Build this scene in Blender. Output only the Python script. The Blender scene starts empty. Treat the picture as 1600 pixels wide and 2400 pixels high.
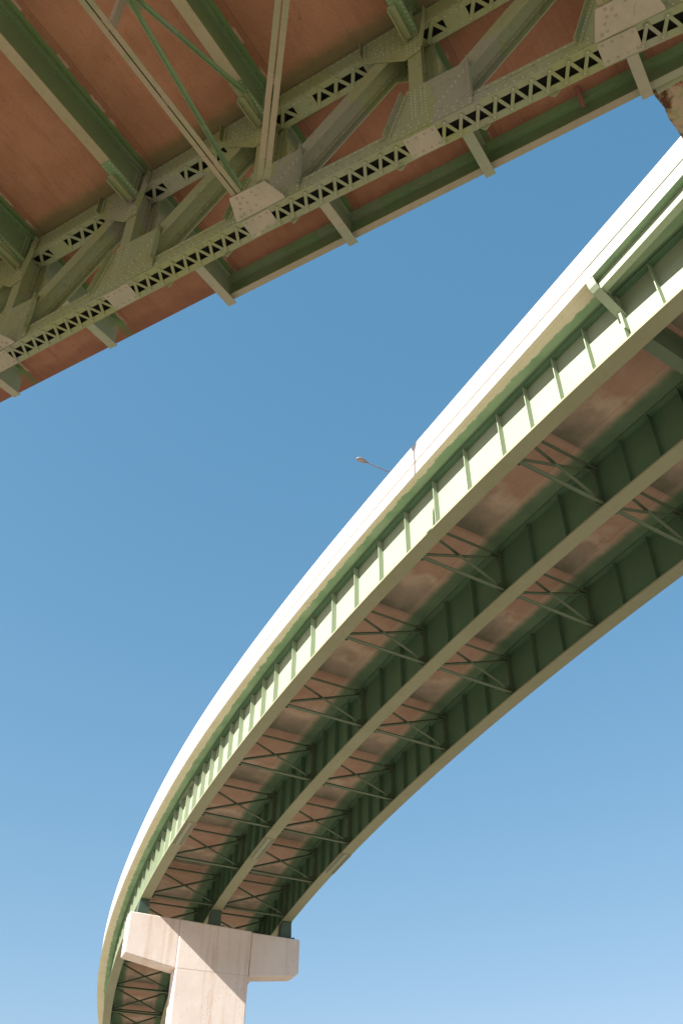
import bpy, math, random
from mathutils import Vector, Matrix
random.seed(7)
R_ = math.radians
scene = bpy.context.scene
COL = scene.collection
CAMZ = 1.6

# ------------------------------------------------------------------ helpers
class MB:
    """collects shapes; build() links them as one mesh object"""
    def __init__(self):
        self.v = []; self.f = []; self.uv = {}; self.heads = []
    def add(self, vs, fs):
        b = len(self.v); self.v += [tuple(x) for x in vs]
        self.f += [tuple(b + i for i in q) for q in fs]
    def box(self, c, ax, ay, az):
        """centre c, half-axis vectors"""
        c, ax, ay, az = map(Vector, (c, ax, ay, az))
        vs = [c + ax*i + ay*j + az*k for i in (-1, 1) for j in (-1, 1) for k in (-1, 1)]
        self.add(vs, [(0,1,3,2),(4,6,7,5),(0,4,5,1),(2,3,7,6),(0,2,6,4),(1,5,7,3)])
    def rng(self, x0, x1, y0, y1, z0, z1):
        self.box(((x0+x1)/2,(y0+y1)/2,(z0+z1)/2),((x1-x0)/2,0,0),(0,(y1-y0)/2,0),(0,0,(z1-z0)/2))
    def bar(self, a, b, w, h, up=(0,0,1), off=(0,0,0)):
        """bar a->b; h along 'up' (made perpendicular), w sideways"""
        a = Vector(a) + Vector(off); b = Vector(b) + Vector(off); d = b - a; L = d.length; d.normalize()
        up = Vector(up); u = (up - d*up.dot(d)).normalized(); s = d.cross(u)
        self.box((a+b)/2, d*(L/2), s*(w/2), u*(h/2))
    def prism(self, pts, ext):
        """polygon pts extruded by vector ext"""
        e = Vector(ext); n = len(pts); P = [Vector(p) for p in pts]
        self.add(P + [p + e for p in P], [tuple(range(n))[::-1], tuple(range(n, 2*n))] +
                 [(i, (i+1) % n, n + (i+1) % n, n + i) for i in range(n)])
    def dome(self, c, n, r, h=None, k=7):
        c = Vector(c); n = Vector(n).normalized(); h = h or r*0.75
        t = n.orthogonal().normalized(); b = n.cross(t)
        vs = []
        for rr, hh in ((1.0, -0.05), (0.78, 0.62)):
            for i in range(k):
                a = 2*math.pi*i/k
                vs.append(c + (t*math.cos(a) + b*math.sin(a))*r*rr + n*h*hh)
        vs.append(c + n*h)
        fs = [(i, (i+1) % k, k+(i+1) % k, k+i) for i in range(k)] + [(k+i, k+(i+1) % k, 2*k) for i in range(k)]
        self.heads.append((len(self.f), len(self.f)+len(fs))); self.add(vs, fs)
    def rivets(self, a, b, sp, n, r=0.036):
        a = Vector(a); b = Vector(b); L = (b-a).length; m = max(1, int(L/sp))
        for i in range(m+1): self.dome(a + (b-a)*(i/m), n, r)
    def tube(self, pts, r, k=12, r2=None):
        P = [Vector(p) for p in pts]; n = len(P); vs = []
        up = Vector((0.13, 0.21, 0.97))
        for i, p in enumerate(P):
            d = (P[min(i+1, n-1)] - P[max(i-1, 0)]).normalized()
            s = d.cross(up).normalized(); u = s.cross(d)
            rr = r if r2 is None else r + (r2-r)*i/(n-1)
            for j in range(k):
                a = 2*math.pi*j/k; vs.append(p + (s*math.cos(a) + u*math.sin(a))*rr)
        fs = [(i*k+j, i*k+(j+1) % k, (i+1)*k+(j+1) % k, (i+1)*k+j) for i in range(n-1) for j in range(k)]
        fs += [tuple(range(k))[::-1], tuple(range((n-1)*k, n*k))]
        self.add(vs, fs)
    def build(self, name, mat, parent=None, xf=None, bevel=0.0, smooth=False, uvf=None, head=None):
        me = bpy.data.meshes.new(name)
        vs = [xf(Vector(p)) for p in self.v] if xf else self.v
        me.from_pydata([tuple(p) for p in vs], [], self.f); me.validate()
        if uvf:
            uvl = me.uv_layers.new(name='UVMap')
            for lp in me.loops: uvl.data[lp.index].uv = uvf(lp.vertex_index)
        import bmesh
        bm = bmesh.new(); bm.from_mesh(me); bmesh.ops.recalc_face_normals(bm, faces=bm.faces); bm.to_mesh(me); bm.free()
        if smooth:
            for p in me.polygons: p.use_smooth = True
        o = bpy.data.objects.new(name, me); COL.objects.link(o)
        if mat: me.materials.append(mat)
        if head and self.heads:
            me.materials.append(head)
            for a, b in self.heads:
                for i in range(a, b): me.polygons[i].material_index = 1; me.polygons[i].use_smooth = True
        if parent: o.parent = parent
        if bevel:
            b = o.modifiers.new('bevel', 'BEVEL'); b.width = bevel; b.segments = 2; b.limit_method = 'ANGLE'; b.angle_limit = R_(40)
        return o

def tag(o, label=None, cat=None, group=None, kind=None):
    if label: o['label'] = label
    if cat: o['category'] = cat
    if group: o['group'] = group
    if kind: o['kind'] = kind
    return o
def empty(name, loc=(0,0,0), rz=0.0):
    o = bpy.data.objects.new(name, None); COL.objects.link(o)
    o.location = loc; o.rotation_euler = (0, 0, rz); o.empty_display_size = 0.5
    return o

# ------------------------------------------------------------------ materials
class NT:
    def __init__(self, name):
        self.m = bpy.data.materials.new(name); self.m.use_nodes = True
        self.t = self.m.node_tree; self.b = self.t.nodes['Principled BSDF']
        self.out = self.t.nodes['Material Output']
    def n(self, typ, **kw):
        nd = self.t.nodes.new(typ)
        for k, v in kw.items():
            if k.startswith('i_'): 
                key = k[2:]; key = int(key) if key.isdigit() else key.replace('_', ' ')
                self.set(nd.inputs[key], v)
            else: setattr(nd, k, v)
        return nd
    def set(self, sock, v):
        if isinstance(v, bpy.types.NodeSocket): self.t.links.new(v, sock)
        elif isinstance(v, bpy.types.Node): self.t.links.new(v.outputs[0], sock)
        else: sock.default_value = v
    def math(self, op, a, b=0.0, c=0.0, clamp=False):
        nd = self.t.nodes.new('ShaderNodeMath'); nd.operation = op; nd.use_clamp = clamp
        self.set(nd.inputs[0], a); self.set(nd.inputs[1], b); self.set(nd.inputs[2], c)
        return nd.outputs[0]
    def step(self, x, lo, hi):
        nd = self.t.nodes.new('ShaderNodeMapRange'); nd.interpolation_type = 'SMOOTHSTEP'
        self.set(nd.inputs[0], x); nd.inputs[1].default_value = lo; nd.inputs[2].default_value = hi
        nd.inputs[3].default_value = 0; nd.inputs[4].default_value = 1
        return nd.outputs[0]
    def mix(self, f, a, b, mode='MIX'):
        nd = self.t.nodes.new('ShaderNodeMix'); nd.data_type = 'RGBA'; nd.blend_type = mode
        self.set(nd.inputs[0], f)
        for i, v in ((6, a), (7, b)):
            if isinstance(v, tuple): v = (*v, 1) if len(v) == 3 else v
            self.set(nd.inputs[i], v)
        return nd.outputs[2]
    def noise(self, vec, scale, detail=4, rough=0.55, dist=0.0, out=0):
        nd = self.t.nodes.new('ShaderNodeTexNoise')
        if vec is not None: self.set(nd.inputs['Vector'], vec)
        nd.inputs['Scale'].default_value = scale; nd.inputs['Detail'].default_value = detail
        nd.inputs['Roughness'].default_value = rough; nd.inputs['Distortion'].default_value = dist
        return nd.outputs[out]
    def coord(self, which='Object'):
        return self.t.nodes.new('ShaderNodeTexCoord').outputs[which]
    def mapping(self, vec, scale=(1,1,1), rot=(0,0,0), loc=(0,0,0)):
        nd = self.t.nodes.new('ShaderNodeMapping'); self.set(nd.inputs[0], vec)
        nd.inputs['Location'].default_value = loc; nd.inputs['Rotation'].default_value = rot; nd.inputs['Scale'].default_value = scale
        return nd.outputs[0]
    def sep(self, vec):
        nd = self.t.nodes.new('ShaderNodeSeparateXYZ'); self.set(nd.inputs[0], vec); return nd.outputs
    def bump(self, h, strength=0.3, dist=0.02):
        nd = self.t.nodes.new('ShaderNodeBump'); nd.inputs['Strength'].default_value = strength
        nd.inputs['Distance'].default_value = dist; self.set(nd.inputs['Height'], h)
        self.t.links.new(nd.outputs[0], self.b.inputs['Normal'])
    def fin(self, col, rough=0.6, spec=0.3, metal=0.0):
        self.set(self.b.inputs['Base Color'], col if not isinstance(col, tuple) else (*col, 1))
        self.set(self.b.inputs['Roughness'], rough)
        self.b.inputs['Specular IOR Level'].default_value = spec; self.b.inputs['Metallic'].default_value = metal
        return self.m

def geo_pos(t):
    return t.t.nodes.new('ShaderNodeNewGeometry').outputs['Position']

def paint(name, base, alt, alt2, patch=0.5, dirt=(0.16,0.12,0.07), dirt_amt=0.5, scale=1.0, rough=0.55, streak=True):
    """old bridge paint: repaint patches, grime, faint streaks"""
    t = NT(name); P = geo_pos(t)
    warp = t.noise(P, 0.9*scale, 3, out=1)
    vor = t.n('ShaderNodeTexVoronoi', feature='F1', distance='CHEBYCHEV'); vor.inputs['Scale'].default_value = 0.42*scale
    add = t.n('ShaderNodeVectorMath', operation='MULTIPLY_ADD'); t.set(add.inputs[0], warp); add.inputs[1].default_value = (0.5,0.5,0.5); t.set(add.inputs[2], P)
    t.set(vor.inputs['Vector'], add.outputs[0])
    pick = t.sep(vor.outputs['Color'])
    n1 = t.noise(P, 0.7*scale, 5, 0.6)
    c = t.mix(t.step(n1, 0.38, 0.62), base, alt)
    c = t.mix(t.step(pick[0], 1-patch, 1-patch+0.05), c, alt2)
    g = t.noise(P, 6*scale, 6, 0.7)
    c = t.mix(t.math('MULTIPLY', t.step(g, 0.52, 0.72), dirt_amt), c, dirt)
    if streak:
        st = t.noise(t.mapping(P, (9,9,0.6)), 1.0, 3, 0.6)
        c = t.mix(t.math('MULTIPLY', t.step(st, 0.55, 0.75), 0.25*dirt_amt), c, dirt)
    t.bump(t.noise(P, 14*scale, 5), 0.12, 0.01)
    return t.fin(c, rough, 0.3)

M = {}
M['truss_green'] = paint('truss_paint', (0.245,0.28,0.165), (0.25,0.275,0.125), (0.255,0.265,0.185), 0.14, (0.13,0.12,0.065), 0.5)
M['beam_green'] = paint('floor_beam_paint', (0.17,0.27,0.13), (0.155,0.235,0.115), (0.20,0.26,0.16), 0.15, (0.12,0.13,0.06), 0.35)
M['flange_tan'] = paint('dusty_flange_paint', (0.36,0.315,0.20), (0.33,0.30,0.18), (0.31,0.31,0.20), 0.2, (0.24,0.19,0.11), 0.4, 0.8)
M['bracket_grey'] = paint('bracket_paint', (0.33,0.36,0.26), (0.30,0.33,0.23), (0.36,0.35,0.26), 0.2, (0.2,0.18,0.11), 0.4, 0.8)
M['bracket_web'] = paint('bracket_web_paint', (0.26,0.32,0.22), (0.23,0.29,0.19), (0.24,0.30,0.2), 0.2, (0.15,0.16,0.09), 0.4, 0.8)
M['fascia_tan'] = paint('stringer_flange_paint', (0.36,0.33,0.24), (0.33,0.30,0.21), (0.31,0.32,0.22), 0.2, (0.2,0.18,0.11), 0.4, 0.8)
M['inner_green'] = paint('shaded_girder_paint', (0.115,0.205,0.125), (0.10,0.185,0.115), (0.12,0.20,0.125), 0.06, (0.12,0.14,0.09), 0.3, 0.5)  # girder green darkened: shade between the girders put into the colour
M['bearing_green'] = paint('bearing_paint', (0.07,0.12,0.09), (0.06,0.10,0.075), (0.07,0.11,0.08), 0.1, (0.09,0.07,0.05), 0.5, 1.5)
M['girder_flange'] = paint('girder_flange_paint', (0.305,0.31,0.20), (0.28,0.285,0.175), (0.29,0.30,0.195), 0.1, (0.26,0.2,0.12), 0.35, 0.5)
M['brace'] = paint('brace_paint', (0.28,0.255,0.155), (0.24,0.25,0.145), (0.30,0.255,0.17), 0.3, (0.20,0.14,0.08), 0.6, 1.3)
M['primer'] = paint('primer_patch', (0.39,0.345,0.27), (0.33,0.315,0.235), (0.27,0.30,0.19), 0.3, (0.3,0.24,0.16), 0.4, 2)
M['ramp_green'] = paint('sunlit_girder_paint', (0.33,0.395,0.28), (0.315,0.375,0.26), (0.325,0.39,0.27), 0.05, (0.32,0.31,0.21), 0.15, 0.5)  # girder green lightened: full sun on the outer web put into the colour
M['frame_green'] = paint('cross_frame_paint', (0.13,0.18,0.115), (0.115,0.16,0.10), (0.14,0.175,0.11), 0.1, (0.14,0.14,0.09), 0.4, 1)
M['metal'] = NT('lamp_metal').fin((0.42,0.36,0.34), 0.45, 0.5, 0.1)
M['lens'] = NT('lamp_lens').fin((0.62,0.52,0.45), 0.25, 0.5)
M['dark'] = NT('chord_shade').fin((0.022,0.022,0.018), 0.9, 0.1)  # flat near-black, painted shade for the chord openings
M['bolt'] = NT('bolt_head').fin((0.07,0.07,0.045), 0.7, 0.2)

def mat_rust():
    t = NT('peeling_rust'); P = geo_pos(t)
    n = t.noise(P, 1.1, 6, 0.65, 0.6); k = t.noise(P, 3.5, 5, 0.65, 0.8)
    c = t.mix(t.step(n, 0.40, 0.52), (0.10,0.045,0.025), (0.40,0.31,0.21))
    c = t.mix(t.step(k, 0.56, 0.62), c, (0.28,0.30,0.15))
    c = t.mix(t.step(t.noise(P, 2.1, 5, 0.7, 1.2), 0.60, 0.68), c, (0.34,0.09,0.02))
    t.bump(k, 0.5, 0.03)
    return t.fin(c, 0.85, 0.15)
M['rust'] = mat_rust()
M['rivet_dark'] = paint('primer_rivets', (0.29,0.265,0.19), (0.25,0.245,0.17), (0.31,0.275,0.20), 0.2, (0.12,0.1,0.06), 0.3, 1, 0.5, False)
M['rivet'] = paint('rivet_highlights', (0.36,0.39,0.27), (0.33,0.35,0.22), (0.36,0.35,0.27), 0.2, (0.2,0.18,0.1), 0.3, 1, 0.35, False)  # lighter than the plates: light caught by the heads put into the colour

def mat_soffit(nodes_x):
    """red-brown deck soffit of the truss bridge: formwork lines across, green overspray beside the steel"""
    t = NT('brown_soffit'); O = t.coord('Object'); x, y, z = t.sep(O)
    n = t.noise(O, 0.55, 6, 0.62, 0.4); f = t.noise(O, 9, 6, 0.7); g = t.noise(t.mapping(O, (2.5,0.35,1)), 1.2, 5, 0.65)
    c = t.mix(t.step(n, 0.3, 0.7), (0.36,0.175,0.10), (0.45,0.23,0.14))
    c = t.mix(t.math('MULTIPLY', t.step(g, 0.5, 0.75), 0.4), c, (0.25,0.11,0.06))
    c = t.mix(t.math('MULTIPLY', t.step(f, 0.55, 0.78), 0.35), c, (0.20,0.085,0.045))
    c = t.mix(t.math('MULTIPLY', t.step(t.noise(O, 2.2, 6, 0.7, 1.0), 0.66, 0.8), 0.5), c, (0.53,0.33,0.21))
    gr = t.noise(O, 26, 4, 0.7); dk = t.noise(t.mapping(O, (3.0,0.9,1)), 1.6, 7, 0.72, 0.8)
    c = t.mix(t.math('MULTIPLY', t.step(gr, 0.5, 0.72), 0.4), c, (0.50,0.27,0.17))
    c = t.mix(t.math('MULTIPLY', t.math('SUBTRACT', 1.0, t.step(gr, 0.28, 0.45)), 0.5), c, (0.17,0.075,0.045))
    c = t.mix(t.math('MULTIPLY', t.step(dk, 0.56, 0.72), 0.45), c, (0.20,0.09,0.055))
    P = 4.49*ST
    fx = t.math('FRACT', t.math('DIVIDE', t.math('SUBTRACT', x, nodes_x), P))   # 0 at a floor beam, towards +x
    jag = t.noise(O, 2.6, 5, 0.7)
    d0 = t.math('MULTIPLY_ADD', t.math('SUBTRACT', jag, 0.5), 0.035, fx)
    # board joints parallel to the beams
    for pos, w, a in ((0.105, 0.004, 0.55), (0.365, 0.002, 0.35), (0.63, 0.002, 0.4), (0.895, 0.0035, 0.45)):
        d = t.math('ABSOLUTE', t.math('SUBTRACT', fx, pos))
        c = t.mix(t.math('MULTIPLY', t.math('SUBTRACT', 1.0, t.step(d, w*0.4, w)), a), c, (0.15,0.065,0.04))
    band = t.math('SUBTRACT', 1.0, t.step(fx, 0.085, 0.11))
    c = t.mix(t.math('MULTIPLY', band, 0.35), c, (0.26,0.11,0.06))
    pale = t.math('MULTIPLY', t.math('MULTIPLY', t.step(d0, 0.052, 0.062), t.math('SUBTRACT', 1.0, t.step(d0, 0.07, 0.082))), t.step(t.noise(O, 1.3, 4), 0.5, 0.6))
    c = t.mix(t.math('MULTIPLY', pale, 0.8), c, (0.55,0.42,0.32))
    green = t.math('SUBTRACT', 1.0, t.step(d0, 0.05, 0.062))
    c = t.mix(t.math('MULTIPLY', green, 0.92), c, (0.14,0.27,0.10))
    far = t.step(t.math('MULTIPLY_ADD', t.math('SUBTRACT', jag, 0.5), 0.03, fx), 0.968, 0.985)
    c = t.mix(t.math('MULTIPLY', far, 0.8), c, (0.15,0.25,0.11))
    # overspray over the upper chord, both sides
    yo = t.math('MULTIPLY_ADD', t.math('SUBTRACT', jag, 0.5), 0.55, t.math('ABSOLUTE', t.math('SUBTRACT', y, 10.8*ST)))
    over = t.math('SUBTRACT', 1.0, t.step(yo, 0.42, 0.85))
    c = t.mix(t.math('MULTIPLY', over, 0.75), c, (0.15,0.16,0.075))
    outer = t.step(y, 11.0*ST, 11.3*ST)
    c = t.mix(outer, c, t.mix(1.0, c, (0.80,0.78,0.82), 'MULTIPLY'))  # overhang toned down: shade put into the colour against its stronger light
    edge = t.math('MULTIPLY', t.step(t.math('MULTIPLY_ADD', t.noise(O, 1.1, 5, 0.7), 1.2, y), 15.0*ST, 15.5*ST), 0.6)
    c = t.mix(edge, c, (0.19,0.085,0.06))
    t.bump(f, 0.25, 0.02)
    return t.fin(c, 0.9, 0.15)

def mat_ramp_soffit():
    """concrete soffit between the ramp girders; uv = (lateral, station)"""
    t = NT('ramp_soffit'); u, v, _ = t.sep(t.coord('UV')); P = geo_pos(t)
    n = t.noise(P, 0.55, 6, 0.62, 0.5); f = t.noise(P, 8, 6, 0.7); big = t.noise(P, 0.7, 3, 0.5, 0.3)
    brown = t.mix(t.step(n, 0.32, 0.68), (0.46,0.285,0.21), (0.54,0.36,0.275))
    grey = (0.36,0.305,0.245)
    ph = t.math('FRACT', t.math('DIVIDE', t.math('SUBTRACT', v, -14.19-0.2), 3.89))
    wob = t.math('MULTIPLY_ADD', t.math('SUBTRACT', big, 0.5), 0.55, ph)
    gm = t.step(wob, 0.50, 0.82)
    c = t.mix(t.math('MULTIPLY', gm, 0.85), brown, grey)
    pale = t.math('MULTIPLY', t.math('MULTIPLY', t.step(wob, 0.48, 0.62), t.math('SUBTRACT', 1.0, t.step(wob, 0.64, 0.84))), t.step(t.noise(P, 1.1, 4), 0.33, 0.56))
    c = t.mix(t.math('MULTIPLY', pale, 0.75), c, (0.68,0.53,0.42))
    gl = t.math('MULTIPLY', t.step(wob, 0.80, 1.02), 0.7)
    c = t.mix(gl, c, (0.15,0.165,0.115))
    c = t.mix(t.math('MULTIPLY', t.step(f, 0.58, 0.75), 0.3), c, (0.2,0.12,0.075))
    gr = t.noise(P, 20, 4, 0.7); dk = t.noise(P, 2.2, 7, 0.72, 0.8)
    c = t.mix(t.math('MULTIPLY', t.step(gr, 0.5, 0.72), 0.3), c, (0.58,0.44,0.34))
    c = t.mix(t.math('MULTIPLY', t.step(dk, 0.58, 0.72), 0.4), c, (0.22,0.14,0.10))
    # distance to the nearest girder web
    ds = None
    for w in WEBS:
        d = t.math('ABSOLUTE', t.math('SUBTRACT', u, w)); ds = d if ds is None else t.math('MINIMUM', ds, d)
    jag = t.noise(P, 1.6, 6, 0.7)
    dj = t.math('MULTIPLY_ADD', t.math('SUBTRACT', jag, 0.5), 0.28, ds)
    line = t.math('ABSOLUTE', t.math('SUBTRACT', ds, 0.80))
    c = t.mix(t.math('MULTIPLY', t.math('SUBTRACT', 1.0, t.step(line, 0.004, 0.012)), 0.5), c, (0.15,0.09,0.06))
    edge_p = t.math('MULTIPLY', t.math('SUBTRACT', 1.0, t.step(dj, 0.66, 0.92)), 0.45)
    c = t.mix(edge_p, c, (0.55,0.43,0.33))
    green = t.math('SUBTRACT', 1.0, t.step(dj, 0.44, 0.74))
    grn = t.mix(t.step(n, 0.35, 0.65), (0.11,0.195,0.12), (0.14,0.235,0.145))
    # the outer overhang: crisp overspray edge on tan concrete
    ext = t.step(u, 0.02, 0.03)
    tan = t.mix(t.step(n, 0.35, 0.7), (0.74,0.66,0.52), (0.68,0.60,0.46))
    c = t.mix(ext, c, tan)
    dj2 = t.math('MULTIPLY_ADD', t.math('SUBTRACT', t.noise(P, 2.0, 7, 0.68), 0.5), 0.24, ds)
    green2 = t.math('MAXIMUM', t.math('SUBTRACT', 1.0, t.step(dj2, 0.415, 0.465)), t.math('SUBTRACT', 1.0, t.step(v, -14.22, -14.19)))
    grn2 = t.mix(t.step(big, 0.35, 0.65), (0.22,0.35,0.21), (0.30,0.42,0.27))
    c = t.mix(t.math('MULTIPLY', green, t.math('SUBTRACT', 0.95, ext)), c, grn)
    c = t.mix(t.math('MULTIPLY', green2, ext), c, grn2)
    t.bump(f, 0.2, 0.02)
    return t.fin(c, 0.9, 0.15)

def mat_concrete(name, a, b, stain=(0.45,0.33,0.24), amt=0.35, holes=True):
    t = NT(name); P = geo_pos(t)
    n = t.noise(P, 0.35, 6, 0.6); f = t.noise(P, 3, 6, 0.7)
    c = t.mix(t.step(n, 0.35, 0.65), a, b)
    c = t.mix(t.math('MULTIPLY', t.step(f, 0.5, 0.8), 0.25), c, stain)
    st = t.noise(t.mapping(P, (1.4,1.4,0.09)), 1.0, 4, 0.6)
    c = t.mix(t.math('MULTIPLY', t.step(st, 0.54, 0.74), amt), c, stain)
    if holes:
        vo = t.n('ShaderNodeTexVoronoi'); vo.inputs['Scale'].default_value = 5.5; t.set(vo.inputs['Vector'], P)
        pk = t.math('MULTIPLY', t.math('SUBTRACT', 1.0, t.step(vo.outputs['Distance'], 0.10, 0.2)), t.step(t.noise(P, 0.9, 4), 0.46, 0.56))
        c = t.mix(t.math('MULTIPLY', pk, 0.6), c, (0.30,0.24,0.20))
    if name == 'pier_concrete':
        ox, oy, oz = t.sep(t.coord('Object'))
        wob = t.math('MULTIPLY_ADD', t.math('SUBTRACT', t.noise(t.mapping(P, (1,1,0.5)), 1.1, 5, 0.65), 0.5), 0.4, ox)
        brk = t.step(t.noise(t.mapping(P, (5,5,0.35)), 1.0, 4, 0.6), 0.36, 0.60)
        for x0, w, a in ((0.05, 0.16, 0.75), (-0.35, 0.10, 0.4), (0.9, 0.08, 0.4), (-3.9, 0.20, 0.55), (-3.1, 0.12, 0.4), (4.6, 0.10, 0.3), (1.6, 0.07, 0.3)):
            d = t.math('ABSOLUTE', t.math('SUBTRACT', wob, x0))
            k_ = t.math('MULTIPLY', t.math('SUBTRACT', 1.0, t.step(d, w*0.3, w*1.6)), brk)
            c = t.mix(t.math('MULTIPLY', k_, a*0.6), c, (0.52,0.36,0.25))
    t.bump(t.noise(P, 5, 6, 0.65), 0.25, 0.03)
    return t.fin(c, 0.85, 0.2)
M['pier'] = mat_concrete('pier_concrete', (0.78,0.70,0.645), (0.71,0.62,0.56), (0.60,0.45,0.35), 0.6)
M['parapet'] = mat_concrete('parapet_concrete', (0.49,0.465,0.45), (0.45,0.425,0.41), (0.40,0.36,0.33), 0.2, False)
M['joint'] = NT('joint_filler').fin((0.50,0.33,0.27), 0.9, 0.1)
M['asphalt'] = NT('asphalt').fin((0.06,0.06,0.06), 0.9, 0.2)
M['deck_edge'] = mat_concrete('deck_edge_concrete', (0.50,0.42,0.35), (0.44,0.36,0.29), holes=False)

def mat_ground():
    t = NT('dry_ground'); P = geo_pos(t)
    n = t.noise(P, 0.05, 6, 0.6); f = t.noise(P, 1.5, 6, 0.7)
    c = t.mix(t.step(n, 0.3, 0.7), (0.275,0.235,0.18), (0.23,0.20,0.155))
    c = t.mix(t.math('MULTIPLY', t.step(f, 0.5, 0.75), 0.4), c, (0.17,0.16,0.10))
    t.bump(f, 0.5, 0.1)
    return t.fin(c, 0.95, 0.1)

# ------------------------------------------------------------------ ground
g = MB(); NG = 40; SZ = 6000.0
vs = []
for i in range(NG+1):
    for j in range(NG+1):
        a = (2*i/NG - 1); b = (2*j/NG - 1)
        x = SZ*a*abs(a)**1.5; y = SZ*b*abs(b)**1.5
        vs.append((x, y, 0.12*math.sin(x*0.07)*math.cos(y*0.05) if abs(x)+abs(y) < 400 else 0))
g.add(vs, [(i*(NG+1)+j, (i+1)*(NG+1)+j, (i+1)*(NG+1)+j+1, i*(NG+1)+j+1) for i in range(NG) for j in range(NG)])
tag(g.build('ground', mat_ground()), kind='structure')

# ------------------------------------------------------------------ truss bridge
PS = 2.57969782
ST = 0.97
PAN = 4.49
LB = [0.33 + PAN*k for k in range(-2, 7)]           # panel points, k = -2 .. 6
def zb(l):                                           # lower chord is a shallow polygon
    pts = [(-9,18.4),(-4.16,19.25),(0.33,19.92),(4.82,20.22),(9.31,20.45),(13.8,20.49),(18.29,20.47),(40,20.4)]
    for (a, za), (b, zb_) in zip(pts, pts[1:]):
        if l <= b: return za + (zb_-za)*(l-a)/(b-a)
    return pts[-1][1]
ON, OF = 10.53, 11.10                                # near and far face of the truss
ZT0, ZT1 = 25.03, 25.72                              # upper chord
ZF = 24.60                                           # floor beam underside
ZS = 26.0                                            # deck soffit
def zs(o): return ZS - 0.022*abs(o - 5.5)*0.9 if o > 5.5 else ZS - 0.02*(5.5-o)
LMIN, LMAX = -6.5, 27.0
bridge = empty('truss_bridge', (0, 0, 0), PS - math.pi)
tag(bridge, 'green riveted steel truss bridge overhead with a red-brown deck underside', 'bridge')
def tx(p): return Vector((-p[0]*ST, p[1]*ST, p[2]*ST + CAMZ))   # (l, o, z) -> local
def tb(mb, name, mat, parent=bridge, **k): return mb.build(name, mat, parent, xf=tx, head=M['rivet_dark'] if mat == M['primer'] else M['rivet'], **k)
NEAR = (0, -1, 0); FAR = (0, 1, 0); DOWN = (0, 0, -1)

M['soffit'] = mat_soffit(-0.33*ST)
# deck slab (soffit follows the cross fall)
m = MB(); os_ = [-4.2, 5.5, 15.08]
prof = [(o, zs(o)) for o in os_]; top = [(o, zs(o)+0.28) for o in reversed(os_)]
m.prism([(LMIN, o, z) for o, z in prof + top], (LMAX-LMIN, 0, 0))
slab = tb(m, 'deck_slab', M['soffit'])
m = MB(); m.rng(LMIN, LMAX, 14.72, 15.06, zs(15)+0.285, zs(15)+1.15); tb(m, 'parapet', M['deck_edge'])

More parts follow.
